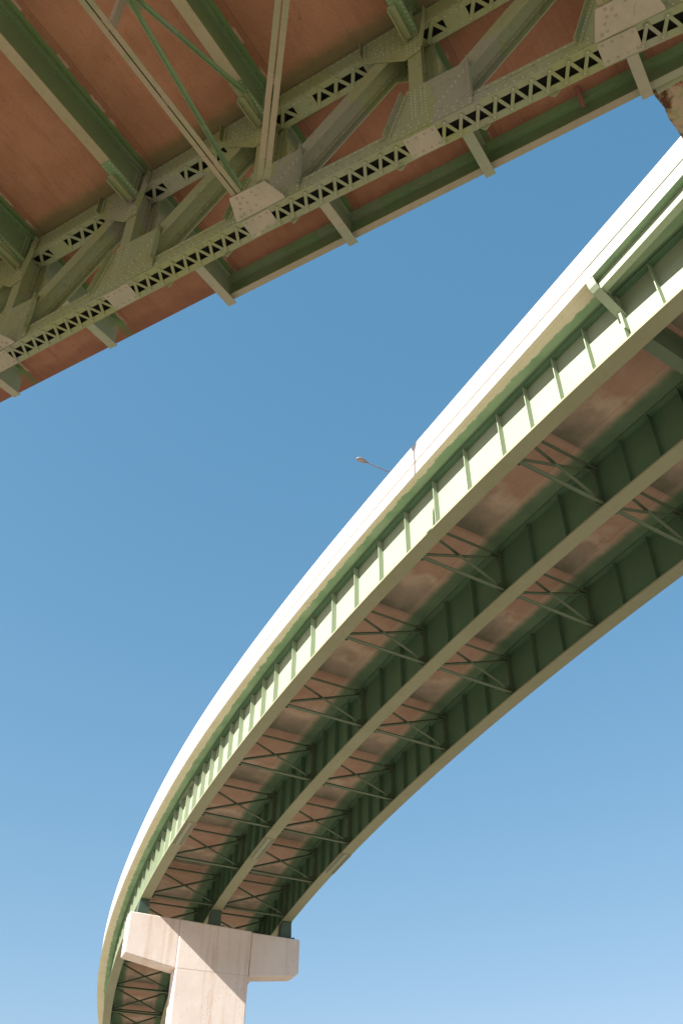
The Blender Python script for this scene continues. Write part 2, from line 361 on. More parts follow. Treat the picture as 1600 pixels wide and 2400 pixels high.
# floor beams with brackets outside the truss
for k in range(-2, 7):
    l = LB[k+2]
    m = MB(); hw = 0.155; o0 = -4.0
    m.rng(l-0.018, l+0.018, 0.0, ON-0.04, ZF+0.045, ZS-0.16)
    m.prism([(l-hw+0.02, 0.0, ZS-0.16), (l-hw+0.02, 5.5, ZS-0.04), (l-hw+0.02, ON-0.04, ZS-0.16), (l-hw+0.02, ON-0.04, ZS-0.20), (l-hw+0.02, 0.0, ZS-0.20)], (2*hw-0.04, 0, 0))
    for q in range(7): m.dome((l-0.02, ON-0.55+0.09*q, ZS-0.30), (-1,0,0), 0.024)
    for q in range(24): m.dome((l-0.02, 3.2+0.16*q, ZS-0.28), (-1,0,0), 0.018)
    # end angles with rivets on the web
    for sx in (-1, 1):
        m.rng(l+sx*0.018 - (0.03 if sx < 0 else 0), l+sx*0.018 + (0.03 if sx > 0 else 0), ON-0.30, ON-0.10, ZF+0.10, ZS-0.22)
        for q in range(8):
            for oo in (0.26, 0.15): m.dome((l+sx*0.05, ON-oo, ZF+0.18+0.13*q), (sx,0,0), 0.026)
    # end cover plate on the lower flange
    m.rng(l-hw-0.015, l+hw+0.015, ON-1.35, ON-0.10, ZF-0.03, ZF-0.002)
    for sx in (-1, 1): m.rivets((l+sx*0.11, ON-1.28, ZF-0.03), (l+sx*0.11, ON-0.2, ZF-0.03), 0.115, DOWN, 0.024)
    fb = tb(m, 'floor_beam', M['beam_green'])
    fl = MB(); fl.rng(l-hw, l+hw, 0.0, ON-0.04, ZF, ZF+0.045); tb(fl, 'bottom_flange', M['flange_tan'], fb)
    s = MB()
    s.rng(l+0.02, l+0.21, ON-1.0, ON-0.12, ZF-0.17, ZF-0.035); s.rng(l+0.185, l+0.215, ON-1.0, ON-0.12, ZF-0.28, ZF-0.17)
    tb(s, 'seat_angle', M['truss_green'], fb)
    b = MB(); bfl = MB(); oa, ob = OF+0.06, (14.55 if k >= 4 else 15.12); za, zb2 = ZF-0.06, ZF+0.16
    bfl.prism([(l-0.15, oa, za), (l-0.15, ob, zb2), (l-0.15, ob, zb2+0.035), (l-0.15, oa, za+0.035)], (0.30, 0, 0))
    b.prism([(l-0.016, oa, za+0.035), (l-0.016, ob-0.04, zb2+0.035), (l-0.016, ob-0.02, zs(15)-0.33), (l-0.016, ob-0.30, zs(15)-0.05), (l-0.016, oa, zs(11)-0.05)], (0.032, 0, 0))
    b.prism([(l-0.10, oa, zs(11)-0.055), (l-0.10, ob-0.35, zs(15)-0.045), (l-0.10, ob-0.35, zs(15)-0.015), (l-0.10, oa, zs(11)-0.02)], (0.20, 0, 0))
    br = tb(b, 'deck_bracket', M['bracket_web'], fb)
    tb(bfl, 'bracket_flange', M['bracket_grey'], fb)
    # knee plate behind the post
    kn = MB()
    kn.prism([(l-0.30, OF+0.06, 23.55), (l-0.30, OF+0.10, 23.5), (l-0.30, OF+0.42, 24.35), (l-0.30, OF+0.42, ZF-0.08), (l-0.30, OF+0.06, ZF-0.08)], (0.03, 0, 0))
    for q in range(7): kn.dome((l-0.30, OF+0.12+0.03*q, 23.75+0.11*q), (-1,0,0), 0.022)
    for q in range(7): kn.dome((l-0.30, OF+0.12, 23.75+0.11*q), (-1,0,0), 0.022)
    kn.rng(l-0.31, l-0.02, OF+0.03, OF+0.06, 23.3, ZF-0.08)
    tb(kn, 'knee_plate', M['truss_green'], fb)

# fascia stringers between the brackets (none beyond the last bay on the left)
for k in range(-2, 3):
    a, b = LB[k+2]+0.018, LB[k+3]-0.018
    m = MB(); sf = MB()
    sf.rng(a, b, 14.88, 15.10, 24.98, 25.015)
    m.rng(a, b, 14.965, 14.99, 25.015, 25.62)
    m.prism([(a, 14.80, 25.62), (a, 15.07, 25.62), (a, 15.07, zs(15)-0.006), (a, 14.72, zs(14.7)-0.006)], (b-a, 0, 0))
    for q in range(int((b-a)/0.9)): m.rng(a+0.5+0.9*q, a+0.53+0.9*q, 14.78, 14.80, 25.60, 25.70)
    fs_ = tb(m, 'fascia_stringer', M['beam_green']); tb(sf, 'bottom_flange', M['fascia_tan'], fs_)

def chord(name, zf, depth, lace_w, pitch, ties, tie_len, near_t):
    """laced box chord; zf(l) = underside"""
    m = MB(); ls = sorted(set([LMIN] + [l for l in LB if LMIN < l < LMAX] + [LMAX]))
    for a, b in zip(ls, ls[1:]):
        A, B = zf(a), zf(b)
        for o0, o1, h0, h1 in ((ON, ON+0.025, 0, depth), (OF-0.025, OF, 0, depth), (ON+0.025, ON+0.15, 0, 0.028), (OF-0.15, OF-0.025, 0, 0.028),
                               (ON-0.012, ON, 0, 0.15), (OF, OF+0.012, 0, 0.15), (ON-0.012, ON, depth-0.15, depth)):
            m.prism([(a, o0, A+h0), (b, o0, B+h0), (b, o0, B+h1), (a, o0, A+h1)], (0, o1-o0, 0))
        # slightly proud edge lips
        for h in (0.085, depth-0.08):
            n = int((b-a)/0.19)
            for q in range(n): 
                t = (q+0.5)/n; m.dome((a+(b-a)*t, ON-0.012, A+(B-A)*t+h), NEAR, 0.026)
    ch = tb(m, name, M['truss_green'])
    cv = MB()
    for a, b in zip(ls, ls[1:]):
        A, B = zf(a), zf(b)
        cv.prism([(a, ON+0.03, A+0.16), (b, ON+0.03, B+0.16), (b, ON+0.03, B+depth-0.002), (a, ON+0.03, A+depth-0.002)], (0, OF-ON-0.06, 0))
    tb(cv, 'shade_filler', M['dark'], ch)  # added dark fill, stands in for the shade inside the chord
    # tie plates
    tl = []
    for c0 in ties:
        a, b = c0-tie_len/2, c0+tie_len/2
        if a < LMIN+0.5 or b > 21.5: continue
        tp = MB(); A, B = zf(a), zf(b)
        tp.prism([(a, ON+0.02, A-0.014), (b, ON+0.02, B-0.014), (b, OF-0.02, B-0.014), (a, OF-0.02, A-0.014)], (0, 0, 0.012))
        for q in range(4):
            t = 0.12+0.76*q/3; z = A+(B-A)*t-0.014
            for oo in (ON+0.10, OF-0.10): tp.dome((a+(b-a)*t, oo, z), DOWN, 0.028)
        tb(tp, 'tie_plate', M['primer'] if near_t else M['truss_green'], ch); tl.append((a, b))
    # lacing
    tl.sort(); cnt = 0
    spans = [(tl[i][1], tl[i+1][0]) for i in range(len(tl)-1)] + [(tl[-1][1], tl[-1][1]+3.0)]
    for a, b in spans:
        n = max(2, round((b-a)/pitch)); p = (b-a)/n
        for i in range(n):
            l0 = a+p*i
            for l1, l2, dz in ((l0, l0+p*0.5, 0.0), (l0+p*0.5, l0+p, 0.0)):
                up = (l1 == l0)
                A_ = (l1, OF-0.085 if up else ON+0.085); B_ = (l2, ON+0.085 if up else OF-0.085)
                zo = -0.010 if up else -0.021
                p0 = Vector((A_[0], A_[1], zf(A_[0])+zo)); p1 = Vector((B_[0], B_[1], zf(B_[0])+zo)); d = (p1-p0).normalized()*0.035
                if cnt >= 98: continue
                lb = MB(); lb.bar(p0-d, p1+d, lace_w, 0.011)
                for e in (p0, p1): lb.dome(e+Vector((0,0,-0.005)), DOWN, 0.024)
                tb(lb, 'lacing_bar', M['truss_green'], ch); cnt += 1
    return ch
TIES = [0.42 + 4.45*k for k in range(-1, 5)]
lower = chord('lower_chord', zb, 0.50, 0.076, 0.41, TIES, 0.80, True)
TT = []
for k in range(-1, 5): TT += [LB[k+2]-1.05, LB[k+2]+1.25]
upper = chord('upper_chord', lambda l: ZT0, ZT1-ZT0, 0.095, 0.50, TT, 0.62, False)

for l in (12.42, 10.54, 8.53, 5.59, 3.5, 1.92):
    m = MB(); m.prism([(l-0.12, OF+0.02, zb(l)+0.01), (l+0.12, OF+0.02, zb(l)+0.01), (l+0.02, OF+0.02, zb(l)-0.14)], (0, 0.02, 0)); tb(m, 'hanger_clip', M['truss_green'], lower)
def gusset(name, poly, n_rows, mat, angles, off=0.014, twin=True):
    """poly in (l, z) on the near face"""
    m = MB()
    m.prism([(l, ON-off-0.016, z) for l, z in poly], (0, 0.016, 0))
    if twin: m.prism([(l, OF+off, z) for l, z in poly], (0, 0.016, 0))
    for a, b, sp in n_rows:
        m.rivets((a[0], ON-off-0.016, a[1]), (b[0], ON-off-0.016, b[1]), sp, NEAR, 0.027)
    gobj = tb(m, name, mat)
    for a, b in angles:
        e = MB(); A = Vector((a[0], ON-off-0.016, a[1])); B = Vector((b[0], ON-off-0.016, b[1]))
        d = (B-A).normalized(); inw = Vector((0,1,0)).cross(d)
        e.bar(A, B, 0.13, 0.022, up=NEAR, off=(0,-0.011,0))
        side = Vector((1 if a[0] > sum(p[0] for p in poly)/len(poly) else -1, 0, 0)); side = (side - d*side.dot(d)).normalized()
        e.bar(A, B, 0.022, 0.15, up=NEAR, off=tuple(side*0.055 + Vector((0,-0.085,0))))
        nr = int((B-A).length/0.12)
        for q in range(1, nr): e.dome(A + (B-A)*(q/nr) + Vector((0,-0.022,0)) - side*0.01, NEAR, 0.024)
        tb(e, 'edge_angle', M['truss_green'], gobj)
    return gobj

def hmember(name, p0, p1, w, mat, web_off=0.0):
    m = MB(); A = Vector((p0[0], 0, p0[1])); B = Vector((p1[0], 0, p1[1])); d = (B-A).normalized(); u = d.cross(Vector((0,1,0)))
    for o, t in ((ON+0.012, 0.03), (OF-0.012, 0.03)):
        m.bar(A, B, w, t, up=(0,1,0), off=(0,o,0))
    m.bar(A, B, 0.026, OF-ON-0.06, up=(0,1,0), off=Vector((0,(ON+OF)/2,0)) + u*web_off)
    # angles in the corners
    for o, s in ((ON+0.027, 1), (OF-0.027, -1)):
        for sg in (-1, 1):
            m.bar(A, B, 0.022, 0.10, up=(0,1,0), off=Vector((0,o+s*0.05,0)) + u*(web_off+sg*0.024))
    n = int((B-A).length/0.26)
    for q in range(2, n-1):
        c = A + (B-A)*(q/n)
        for sg in (-1, 1): m.dome(Vector((c.x, OF-0.085, c.z)) + u*(web_off+sg*0.035), u*sg, 0.024)
    return tb(m, name, mat)

for k in range(-1, 5):
    l = LB[k+2]; z0 = zb(l)
    # post and diagonal
    hmember('post', (l+0.03, z0+0.3), (l+0.03, ZT0+0.25), 0.36, M['truss_green'])
    if k >= -1 and k+1 < 6:
        l2 = LB[k+3]
        hmember('diagonal', (l2, zb(l2)+0.52), (l, ZT0+0.10), 0.46, M['truss_green'])
    # lower gusset (diagonal leaves towards smaller l)
    dz = zb(l+0.8)-z0, zb(l-1.4)-z0
    poly = [(l+0.86, z0+0.05+dz[0]), (l+0.80, z0+0.40+dz[0]), (l+0.26, z0+1.92), (l-1.30, z0+1.80), (l-1.30, z0+0.06+dz[1])]
    rows = [((l+0.62, z0+0.10+dz[0]), (l-1.24, z0+0.10+dz[1]), 0.17), ((l+0.60, z0+0.26+dz[0]), (l-1.24, z0+0.26+dz[1]), 0.19), ((l+0.5, z0+0.42), (l-1.2, z0+0.42+dz[1]), 0.24)]
    for dl in (0.16, 0.06, -0.10, -0.20): rows.append(((l+dl, z0+0.6), (l+dl, z0+1.78), 0.13))
    for o_ in (0.0, 0.16, 0.30): rows.append(((l-0.42-o_*0.8, z0+0.72+o_*0.55-0.1), (l-1.18+o_*0.05, z0+1.55+o_*0.55-0.2), 0.15))
    gusset('lower_gusset', poly, rows, M['truss_green'], [((l+0.79, z0+0.30), (l+0.30, z0+1.72)), ((l-1.27, z0+0.25), (l-1.27, z0+1.75))])
    # upper gusset (diagonal arrives from larger l)
    poly = [(l+1.45, ZT0-0.33), (l+1.45, ZT1-0.04), (l-0.36, ZT1-0.04), (l-0.15, 23.72), (l+0.28, 23.66)]
    rows = [((l+1.3, ZT1-0.13), (l-0.2, ZT1-0.13), 0.17), ((l+1.3, ZT0+0.12), (l-0.15, ZT0+0.12), 0.18)]
    for dl in (0.20, 0.10, -0.03, -0.11): rows.append(((l+dl, 23.85), (l+dl, 24.75), 0.14))
    for o_ in (0.0, 0.15, 0.3): rows.append(((l+1.15-o_*0.4, ZT0-0.32+o_*0.9), (l+0.42, 24.35+o_*1.3), 0.15))
    gusset('upper_gusset', poly, rows, M['truss_green'], [((l+1.42, ZT0-0.15), (l+1.42, ZT1-0.1)), ((l-0.33, ZT1-0.15), (l-0.16, 23.95))])

# lateral system in the plane of the lower chord, at every second node
def slotted(mb, a, b, w, h, gap):
    a = Vector(a); b = Vector(b); d = (b-a).normalized(); s = d.cross(Vector((0,0,1))).normalized()
    for sg in (-1, 1):
        mb.bar(a, b, (w-gap)/2, 0.025, off=tuple(s*sg*(w+gap)/4))
        mb.bar(a, b, 0.022, h, off=tuple(s*sg*(gap/2+0.012) + Vector((0,0,h/2))))
    L = (b-a).length; n = max(2, int(L/2.1))
    for i in range(n+1): mb.bar(a+(b-a)*((i+0.35)/(n+1)), a+(b-a)*((i+0.47)/(n+1)), w*0.9, 0.02, off=(0,0,0.025))
for k in (0, 2, 4):
    l = LB[k+2]; z = zb(l)
    pl = MB(); zp = z+0.02
    pl.prism([(l+0.27, ON-0.66, zp), (l+0.50, ON-0.03, zp), (l-0.92, ON-0.03, zb(l-0.92)+0.02), (l-0.92, ON-0.12, zb(l-0.92)+0.02), (l-0.74, ON-0.64, zp-0.03)], (0, 0, -0.025))
    for (a, b) in ((0.10,-0.58),(0.12,-0.42),(-0.05,-0.36),(-0.02,-0.52),(-0.30,-0.55),(-0.34,-0.42),(-0.37,-0.29),(-0.50,-0.55),(-0.53,-0.42),(-0.56,-0.30),(-0.2,-0.2),(0.2,-0.14),(0.0,-0.14),(-0.25,-0.09),(-0.45,-0.1),(-0.7,-0.12),(-0.62,-0.2),(0.32,-0.12),(0.2,-0.3)):
        pl.dome((l+a, ON+b, zp-0.03), DOWN, 0.036)
    gp = tb(pl, 'lateral_gusset', M['primer'])
    st = MB(); slotted(st, (l+0.06, ON-0.62, zp+0.03), (l+0.06, 0.3, zp+0.03), 0.27, 0.16, 0.035); tb(st, 'lateral_strut', M['brace'])
    for sg in (-1,):
        dg = MB(); slotted(dg, (l-0.42, ON-0.30, zp+0.03), (l-0.42-0.845*9.4*1.0, ON-0.30-9.4, zp+0.03), 0.30, 0.16, 0.035); tb(dg, 'lateral_diagonal', M['brace'])
    # sway frame above the strut
    AP = (5.46, 22.15)
    s1 = MB(); s1.bar((l-0.09, ON-0.70, z+0.12), (l-0.09, AP[0], AP[1]-0.1), 0.10, 0.02); s1.bar((l-0.03, ON-0.70, z+0.12), (l-0.03, AP[0], AP[1]-0.1), 0.02, 0.10); tb(s1, 'sway_brace', M['beam_green'])
    s2 = MB(); s2.bar((l-0.09, ON-1.05, ZF-0.10), (l-0.09, AP[0], AP[1]+0.1), 0.11, 0.02); s2.bar((l-0.03, ON-1.05, ZF-0.10), (l-0.03, AP[0], AP[1]+0.1), 0.02, 0.10); tb(s2, 'sway_brace', M['beam_green'])
    for oo, zz in ((1.0, z+0.12), (1.2, ZF-0.10)):
        s3 = MB(); s3.bar((l-0.09, oo, zz), (l-0.09, AP[0], AP[1]), 0.11, 0.02); tb(s3, 'sway_brace', M['beam_green'])
    pt = MB(); pt.rng(l-0.05, l-0.03, AP[0]-0.35, AP[0]+0.45, AP[1]-0.3, AP[1]+0.3)
    for q in range(5): pt.dome((l-0.03, AP[0]+0.12+0.07*q, AP[1]-0.08-0.03*q), (1,0,0), 0.022)
    tb(pt, 'sway_gusset', M['truss_green'])
    hg = MB(); hg.bar((l+0.02, AP[0]-0.05, z+0.1), (l+0.02, AP[0]-0.05, AP[1]), 0.17, 0.13, up=(1,0,0)); tb(hg, 'sway_hanger', M['brace'])
    cl = MB(); cl.prism([(l+0.16, ON-1.45, ZF-0.05), (l+0.17, ON-0.5, ZF-0.05), (l-0.02, ON-0.35, ZF-0.05), (l-0.12, ON-1.25, ZF-0.05)], (0,0,-0.02)); tb(cl, 'sway_clip', M['truss_green'])
# drain pipe under the deck edge
m = MB(); m.tube([(1.90, 14.50, 25.75), (1.90, 14.62, 25.45), (1.90, 14.76, 25.2)], 0.075, 12, 0.05)
tb(m, 'drain_pipe', NT('pipe_red').fin((0.28,0.11,0.09), 0.7, 0.3))
# widened, rusting deck edge where the ramp leaves the bridge
m = MB()
edge = [(0.22, 15.16), (0.17, 15.5), (0.06, 15.9), (0.05, 16.3), (-0.04, 16.7), (-0.12, 17.2), (-0.22, 17.8), (-1.5, 17.3), (-3.5, 16.4), (-6.0, 15.16)]
m.prism([(l, o, 25.27 + (0.02*math.sin(9*l+3*o))) for l, o in edge], (0, 0, 0.42))
tb(m, 'gore_slab', M['rust'])
m = MB(); m.tube([(0.10, 15.25, 25.2), (-0.4, 15.2, 25.22), (-6, 15.2, 25.22)], 0.16, 16); tb(m, 'edge_pipe', M['truss_green'])

# ------------------------------------------------------------------ curved ramp
SR = 1.5
X0, Y0, Z0, H0, K0, G0, EB = -1.38198, 25.38104, 14.14162, 2.03055, 0.0082775, -0.0780, 0.0338
BF, D, SP1, SP2 = 0.402, 1.562, 3.0, 3.038
def interp(x, xs, ys):
    if x <= xs[0]: return ys[0]
    for a, b, p, q in zip(xs, xs[1:], ys, ys[1:]):
        if x <= b:
            return p + (q-p)*(x-a)/(b-a)
    return ys[-1]
KN = [-22, -18, -14, -11, -7, -3, 0, 8, 18, 30]
KV = [1.36, 0.90, 0.60, 0.47, 0.40, 0.41, 0.44, 0.53, 0.51, 0.62]
def ov(s):
    return sum(interp(s+d, KN, KV) for d in (-2.4,-1.6,-0.8,0,0.8,1.6,2.4))/7
def frame(s):
    """centre curve = outer edge of the outer girder's bottom flange (ramp units)"""
    h = H0 - K0*s
    C = Vector((X0 + (math.sin(H0)-math.sin(h))/K0, Y0 + (math.cos(h)-math.cos(H0))/K0, Z0 + G0*s))
    T = Vector((math.cos(h), math.sin(h), G0)).normalized()
    L = Vector((-math.sin(h), math.cos(h), EB)).normalized()
    N = T.cross(L).normalized()
    return C, T, L, N
FR = {}
def rp(s, l, n):
    k = round(s, 4)
    if k not in FR: FR[k] = frame(k)
    C, T, L, N = FR[k]
    return (C + L*l + N*n)*SR + Vector((0, 0, CAMZ))
def mat_at(s, l=0.0, n=0.0):
    C, T, L, N = frame(s); o = (C + L*l + N*n)*SR + Vector((0,0,CAMZ))
    L2 = N.cross(T).normalized()
    return Matrix(((T.x, L2.x, N.x, o.x), (T.y, L2.y, N.y, o.y), (T.z, L2.z, N.z, o.z), (0,0,0,1)))
S0, S1, DS = -23.0, 46.0, 0.5
STA = [S0 + DS*i for i in range(int((S1-S0)/DS)+1)]
def sweep(mb, prof, stations=STA, closed=True):
    """prof(s) -> list of (lateral, normal)"""
    n = len(prof(stations[0])); vs = []; uv = []
    for s in stations:
        for l, nn in prof(s): vs.append(rp(s, l, nn)); uv.append((l, s))
    b = len(mb.v); fs = []
    for i in range(len(stations)-1):
        for j in range(n if closed else n-1):
            fs.append((i*n+j, i*n+(j+1) % n, (i+1)*n+(j+1) % n, (i+1)*n+j))
    if closed: fs += [tuple(range(n))[::-1], tuple((len(stations)-1)*n+j for j in range(n))]
    mb.add(vs, fs)
    for i, q in enumerate(uv): mb.uv[b+i] = q
def rect(l0, l1, n0, n1): return lambda s: [(l0,n0),(l1,n0),(l1,n1),(l0,n1)]
NS = D + 0.06                                        # soffit level
GW = [-BF/2, -SP1-BF/2, -SP1-SP2-BF/2]               # web positions
WEBS = GW
ramp = empty('curved_ramp', tuple(rp(0.0, -3.2, 0))[:2] + (0,), 0.0)
tag(ramp, 'curved elevated ramp on green plate girders with a white concrete parapet', 'bridge')
RINV = Matrix.Translation(-Vector(ramp.location))
def rb(mb, name, mat, parent=ramp, uv=False, **k):
    return mb.build(name, mat, parent, xf=lambda p: p - Vector(ramp.location), uvf=(lambda i: mb.uv.get(i, (0,0))) if uv else None, **k)
M['ramp_soffit'] = mat_ramp_soffit()
LIN = -SP1-SP2-BF-0.45
# slab: soffit mesh + edge
m = MB()
def slab_prof(s):
    o = ov(s); return [(o, NS), (o-0.10, NS-0.004), (o-0.13, NS+0.012), (0.03, NS+0.0), (-1.5, NS), (-3.2, NS), (-4.7, NS), (LIN, NS), (LIN, NS+0.385), (o, NS+0.385)]
sweep(m, slab_prof)
dk = rb(m, 'deck_slab', M['ramp_soffit'], uv=True)
m = MB(); sweep(m, lambda s: [(ov(s)+0.004, NS+0.004), (ov(s)+0.004, NS+0.370), (ov(s)+0.0, NS+0.370), (ov(s)+0.0, NS+0.004)]); rb(m, 'slab_fascia', M['parapet'], dk)
m = MB(); sweep(m, lambda s: [(ov(s)-0.035, NS+0.386), (ov(s)-0.035, NS+0.424), (ov(s)-0.2, NS+0.424), (ov(s)-0.2, NS+0.386)]); rb(m, 'joint_seal', M['joint'], dk)
m = MB(); sweep(m, lambda s: [(ov(s)+0.006, NS+0.425), (ov(s)+0.035, NS+1.02), (ov(s)+0.02, NS+1.04), (ov(s)-0.12, NS+1.04), (ov(s)-0.22, NS+0.425)]); rb(m, 'parapet', M['parapet'])
m = MB(); sweep(m, lambda s: [(LIN+0.22, NS+0.41), (LIN+0.12, NS+1.04), (LIN, NS+1.04), (LIN, NS+0.41)]); rb(m, 'parapet', M['parapet'])
m = MB(); sweep(m, lambda s: [(ov(s)-0.23, NS+0.388), (LIN+0.23, NS+0.388), (LIN+0.23, NS+0.41), (ov(s)-0.23, NS+0.41)]); rb(m, 'road_surface', M['asphalt'])

# girders
CF0, CFD = -14.19, 3.893
CFS = [CF0 + CFD*k for k in range(-1, 15)]
stiff = []
for k, c in enumerate(CFS[:-1]):
    n = 3 if 1 < k < 5 else 4
    stiff += [(c + CFD*i/n, i == 0) for i in range(n)]
SPL = (9.62, 11.5)
PIER_S = 17.10
def plate_mesh(w, h, t, name, mat):
    mb = MB(); mb.box((0, 0, h/2), (t/2, 0, 0), (0, w/2, 0), (0, 0, h/2))
    me = bpy.data.meshes.new(name); me.from_pydata(mb.v, [], mb.f); me.materials.append(mat); return me
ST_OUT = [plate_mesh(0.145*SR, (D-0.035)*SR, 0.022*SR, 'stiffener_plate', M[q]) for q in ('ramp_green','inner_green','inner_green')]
for gi, gw in enumerate(GW):
    m = MB()
    sweep(m, rect(gw-0.009, gw+0.009, 0.02, D-0.0))
    web = None
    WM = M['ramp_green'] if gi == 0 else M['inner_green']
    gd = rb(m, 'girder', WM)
    m = MB(); sweep(m, rect(gw-BF/2, gw+BF/2, -0.035, 0.02)); rb(m, 'bottom_flange', M['girder_flange'], gd)
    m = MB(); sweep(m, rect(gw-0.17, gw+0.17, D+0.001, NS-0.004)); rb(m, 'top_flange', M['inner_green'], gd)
    for s, main in stiff:
        if not (S0+0.3 < s < 41): continue
        sides = (1,) if gi < 3 else ()
        for sd in sides:
            o = bpy.data.objects.new('stiffener', ST_OUT[gi]); COL.objects.link(o); o.parent = gd
            o.matrix_local = RINV @ mat_at(s, gw + sd*0.083, 0.022)
    # bolted splice
    st = [SPL[0] + (SPL[1]-SPL[0])*i/6 for i in range(7)]
    m = MB(); sweep(m, rect(gw-BF/2-0.004, gw+BF/2+0.004, -0.060, -0.036), st)
    for lat in (-0.16, -0.12, -0.08, 0.08, 0.12, 0.16):
        for i in range(20):
            q = SPL[0]+0.06+(SPL[1]-SPL[0]-0.12)*i/19
            C, T, L, N = frame(q); m.dome(rp(round(q,4), gw+lat, -0.060), -N, 0.027, 0.024, 6)
    rb(m, 'splice_plate', M['bracket_grey'], gd, head=M['bolt'])
    m = MB(); sc = (SPL[0]+SPL[1])/2
    sweep(m, rect(gw+0.0095, gw+0.028, 0.12, D-0.12), [sc-0.33+0.66*i/3 for i in range(4)])
    for i in (-3, -2, -1, 1, 2, 3):
        for q in range(14):
            z = sc+i*0.085; C, T, L, N = frame(z); m.dome(rp(round(z,4), gw+0.028, 0.2+q*0.09), L, 0.02, 0.016, 6)
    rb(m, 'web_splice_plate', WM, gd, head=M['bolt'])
    m = MB(); sweep(m, rect(gw+0.03, gw+0.16, D-0.026, D-0.001), st)
    for lat in (0.065, 0.125):
        for i in range(20):
            q = SPL[0]+0.06+(SPL[1]-SPL[0]-0.12)*i/19; C, T, L, N = frame(q); m.dome(rp(round(q,4), gw+lat, D-0.026), -N, 0.02, 0.018, 6)
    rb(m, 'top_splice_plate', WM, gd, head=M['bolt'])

# cross frames: one built, then copied bay by bay
def cross_frame_meshes(w):
    """local: y across (0 at left web, -w at right web), z up"""
    U = SR; out = {}
    def mk(name, fn):
        mb = MB(); fn(mb); me = bpy.data.meshes.new(name); me.from_pydata([tuple(Vector(v)*U) for v in mb.v], [], mb.f); me.materials.append(M['frame_green']); return me
    yl, yr = -0.02, -w+0.02; zl, zh = 0.17, D-0.17
    def plates(mb, which=0):
        for y0, dy in (((yl, -1), (yr, 1))[which],):
            for z0, dz in ((zl, 1), (zh, -1)):
                mb.prism([(0.012, y0, z0-dz*0.09), (0.012, y0+dy*0.34, z0-dz*0.09), (0.012, y0+dy*0.34, z0+dz*0.05), (0.012, y0+dy*0.16, z0+dz*0.26), (0.012, y0, z0+dz*0.26)], (0.012, 0, 0))
            mb.rng(-0.012, 0.012, min(y0, y0+dy*0.13), max(y0, y0+dy*0.13), 0.025, D-0.005)
    def angle(a, b, w_, flip=1):
        def f(mb):
            mb.bar(a, b, 0.016, w_, up=(0,0,1), off=(-0.008,0,0))
            mb.bar(a, b, w_, 0.016, up=(0,0,1), off=(-0.016-w_/2*flip+0.008, 0, -w_/2+0.008))
        return f
    out['plates'] = mk('cross_frame', plates); out['plate2'] = mk('connection_plate', lambda mb: plates(mb, 1))
    out['bottom'] = mk('bottom_strut', angle((0,yl-0.05,zl), (0,yr+0.05,zl), 0.105))
    out['top'] = mk('top_strut', angle((0,yl-0.05,zh), (0,yr+0.05,zh), 0.075))
    out['d1'] = mk('diagonal', angle((-0.0,yl-0.12,zh-0.07), (-0.0,yr+0.12,zl+0.07), 0.075))
    out['d2'] = mk('diagonal', angle((0.045,yl-0.12,zl+0.07), (0.045,yr+0.12,zh-0.07), 0.085))
    return out
SETS = [cross_frame_meshes(SP1), cross_frame_meshes(SP2)]
frames_s = [c for c in CFS if c > -15.0 and c < 42]
for bay, sets in enumerate(SETS):
    for s in frames_s:
        if s < CF0+0.5: continue
        par = bpy.data.objects.new('cross_frame', sets['plates']); COL.objects.link(par); par.parent = ramp
        par.matrix_local = RINV @ mat_at(s, GW[bay], 0.0)
        for nm, key in (('bottom_strut','bottom'), ('top_strut','top'), ('diagonal','d1'), ('diagonal','d2'), ('connection_plate','plate2')):
            c = bpy.data.objects.new(nm, sets[key]); COL.objects.link(c); c.parent = par
    # solid diaphragm where the bracket starts
    C_ = MB(); s = CF0; w = SP1 if bay == 0 else SP2; g0 = GW[bay]
    for a, b, l0, l1, n0, n1 in ((s-0.012, s+0.012, g0-0.02, g0-w+0.02, 0.45, D-0.15), (s-0.14, s+0.14, g0-0.02, g0-w+0.02, 0.42, 0.45), (s-0.14, s+0.14, g0-0.02, g0-w+0.02, D-0.15, D-0.12)):
        C_.add([rp(round(q,4), l, n) for q in (a, b) for l in (l0, l1) for n in (n0, n1)], [(0,1,3,2),(4,6,7,5),(0,4,5,1),(2,3,7,6),(0,2,6,4),(1,5,7,3)])
    rb(C_, 'diaphragm', M['frame_green'])

# bracket and fascia stringer at the widened end
m = MB(); bs0, bs1 = CF0-0.10, CF0+0.10
pth = [(GW[0]+0.02, 0.88), (0.50, 1.33), (0.585, 1.42), (0.63, 1.60), (0.63, NS+0.05)]
inn = [(GW[0]+0.02, 0.91), (0.488, 1.36), (0.56, 1.435), (0.605, 1.60), (0.605, NS+0.05)]
n = len(pth); vs = [rp(round(s,4), l, q) for s in (bs0, bs1) for l, q in pth + inn[::-1]]
k = 2*n; m.add(vs, [tuple(range(k))[::-1], tuple(range(k, 2*k))] + [(i, (i+1) % k, k+(i+1) % k, k+i) for i in range(k)])
wv = [(GW[0]+0.02, 0.91), (0.488, 1.36), (0.56, 1.435), (0.60, 1.60), (0.60, NS-0.01), (GW[0]+0.02, NS-0.07)]
n = len(wv); vs = [rp(round(s,4), l, q) for s in (CF0-0.01, CF0+0.01) for l, q in wv]
m.add(vs, [tuple(range(n))[::-1], tuple(range(n, 2*n))] + [(i, (i+1) % n, n+(i+1) % n, n+i) for i in range(n)])
for q in range(10):
    C, T, L, N = frame(CF0); 
    for dl in (0.05, 0.10): m.dome(rp(round(CF0-0.011,4), GW[0]+dl, 0.55+0.09*q), -T, 0.017)
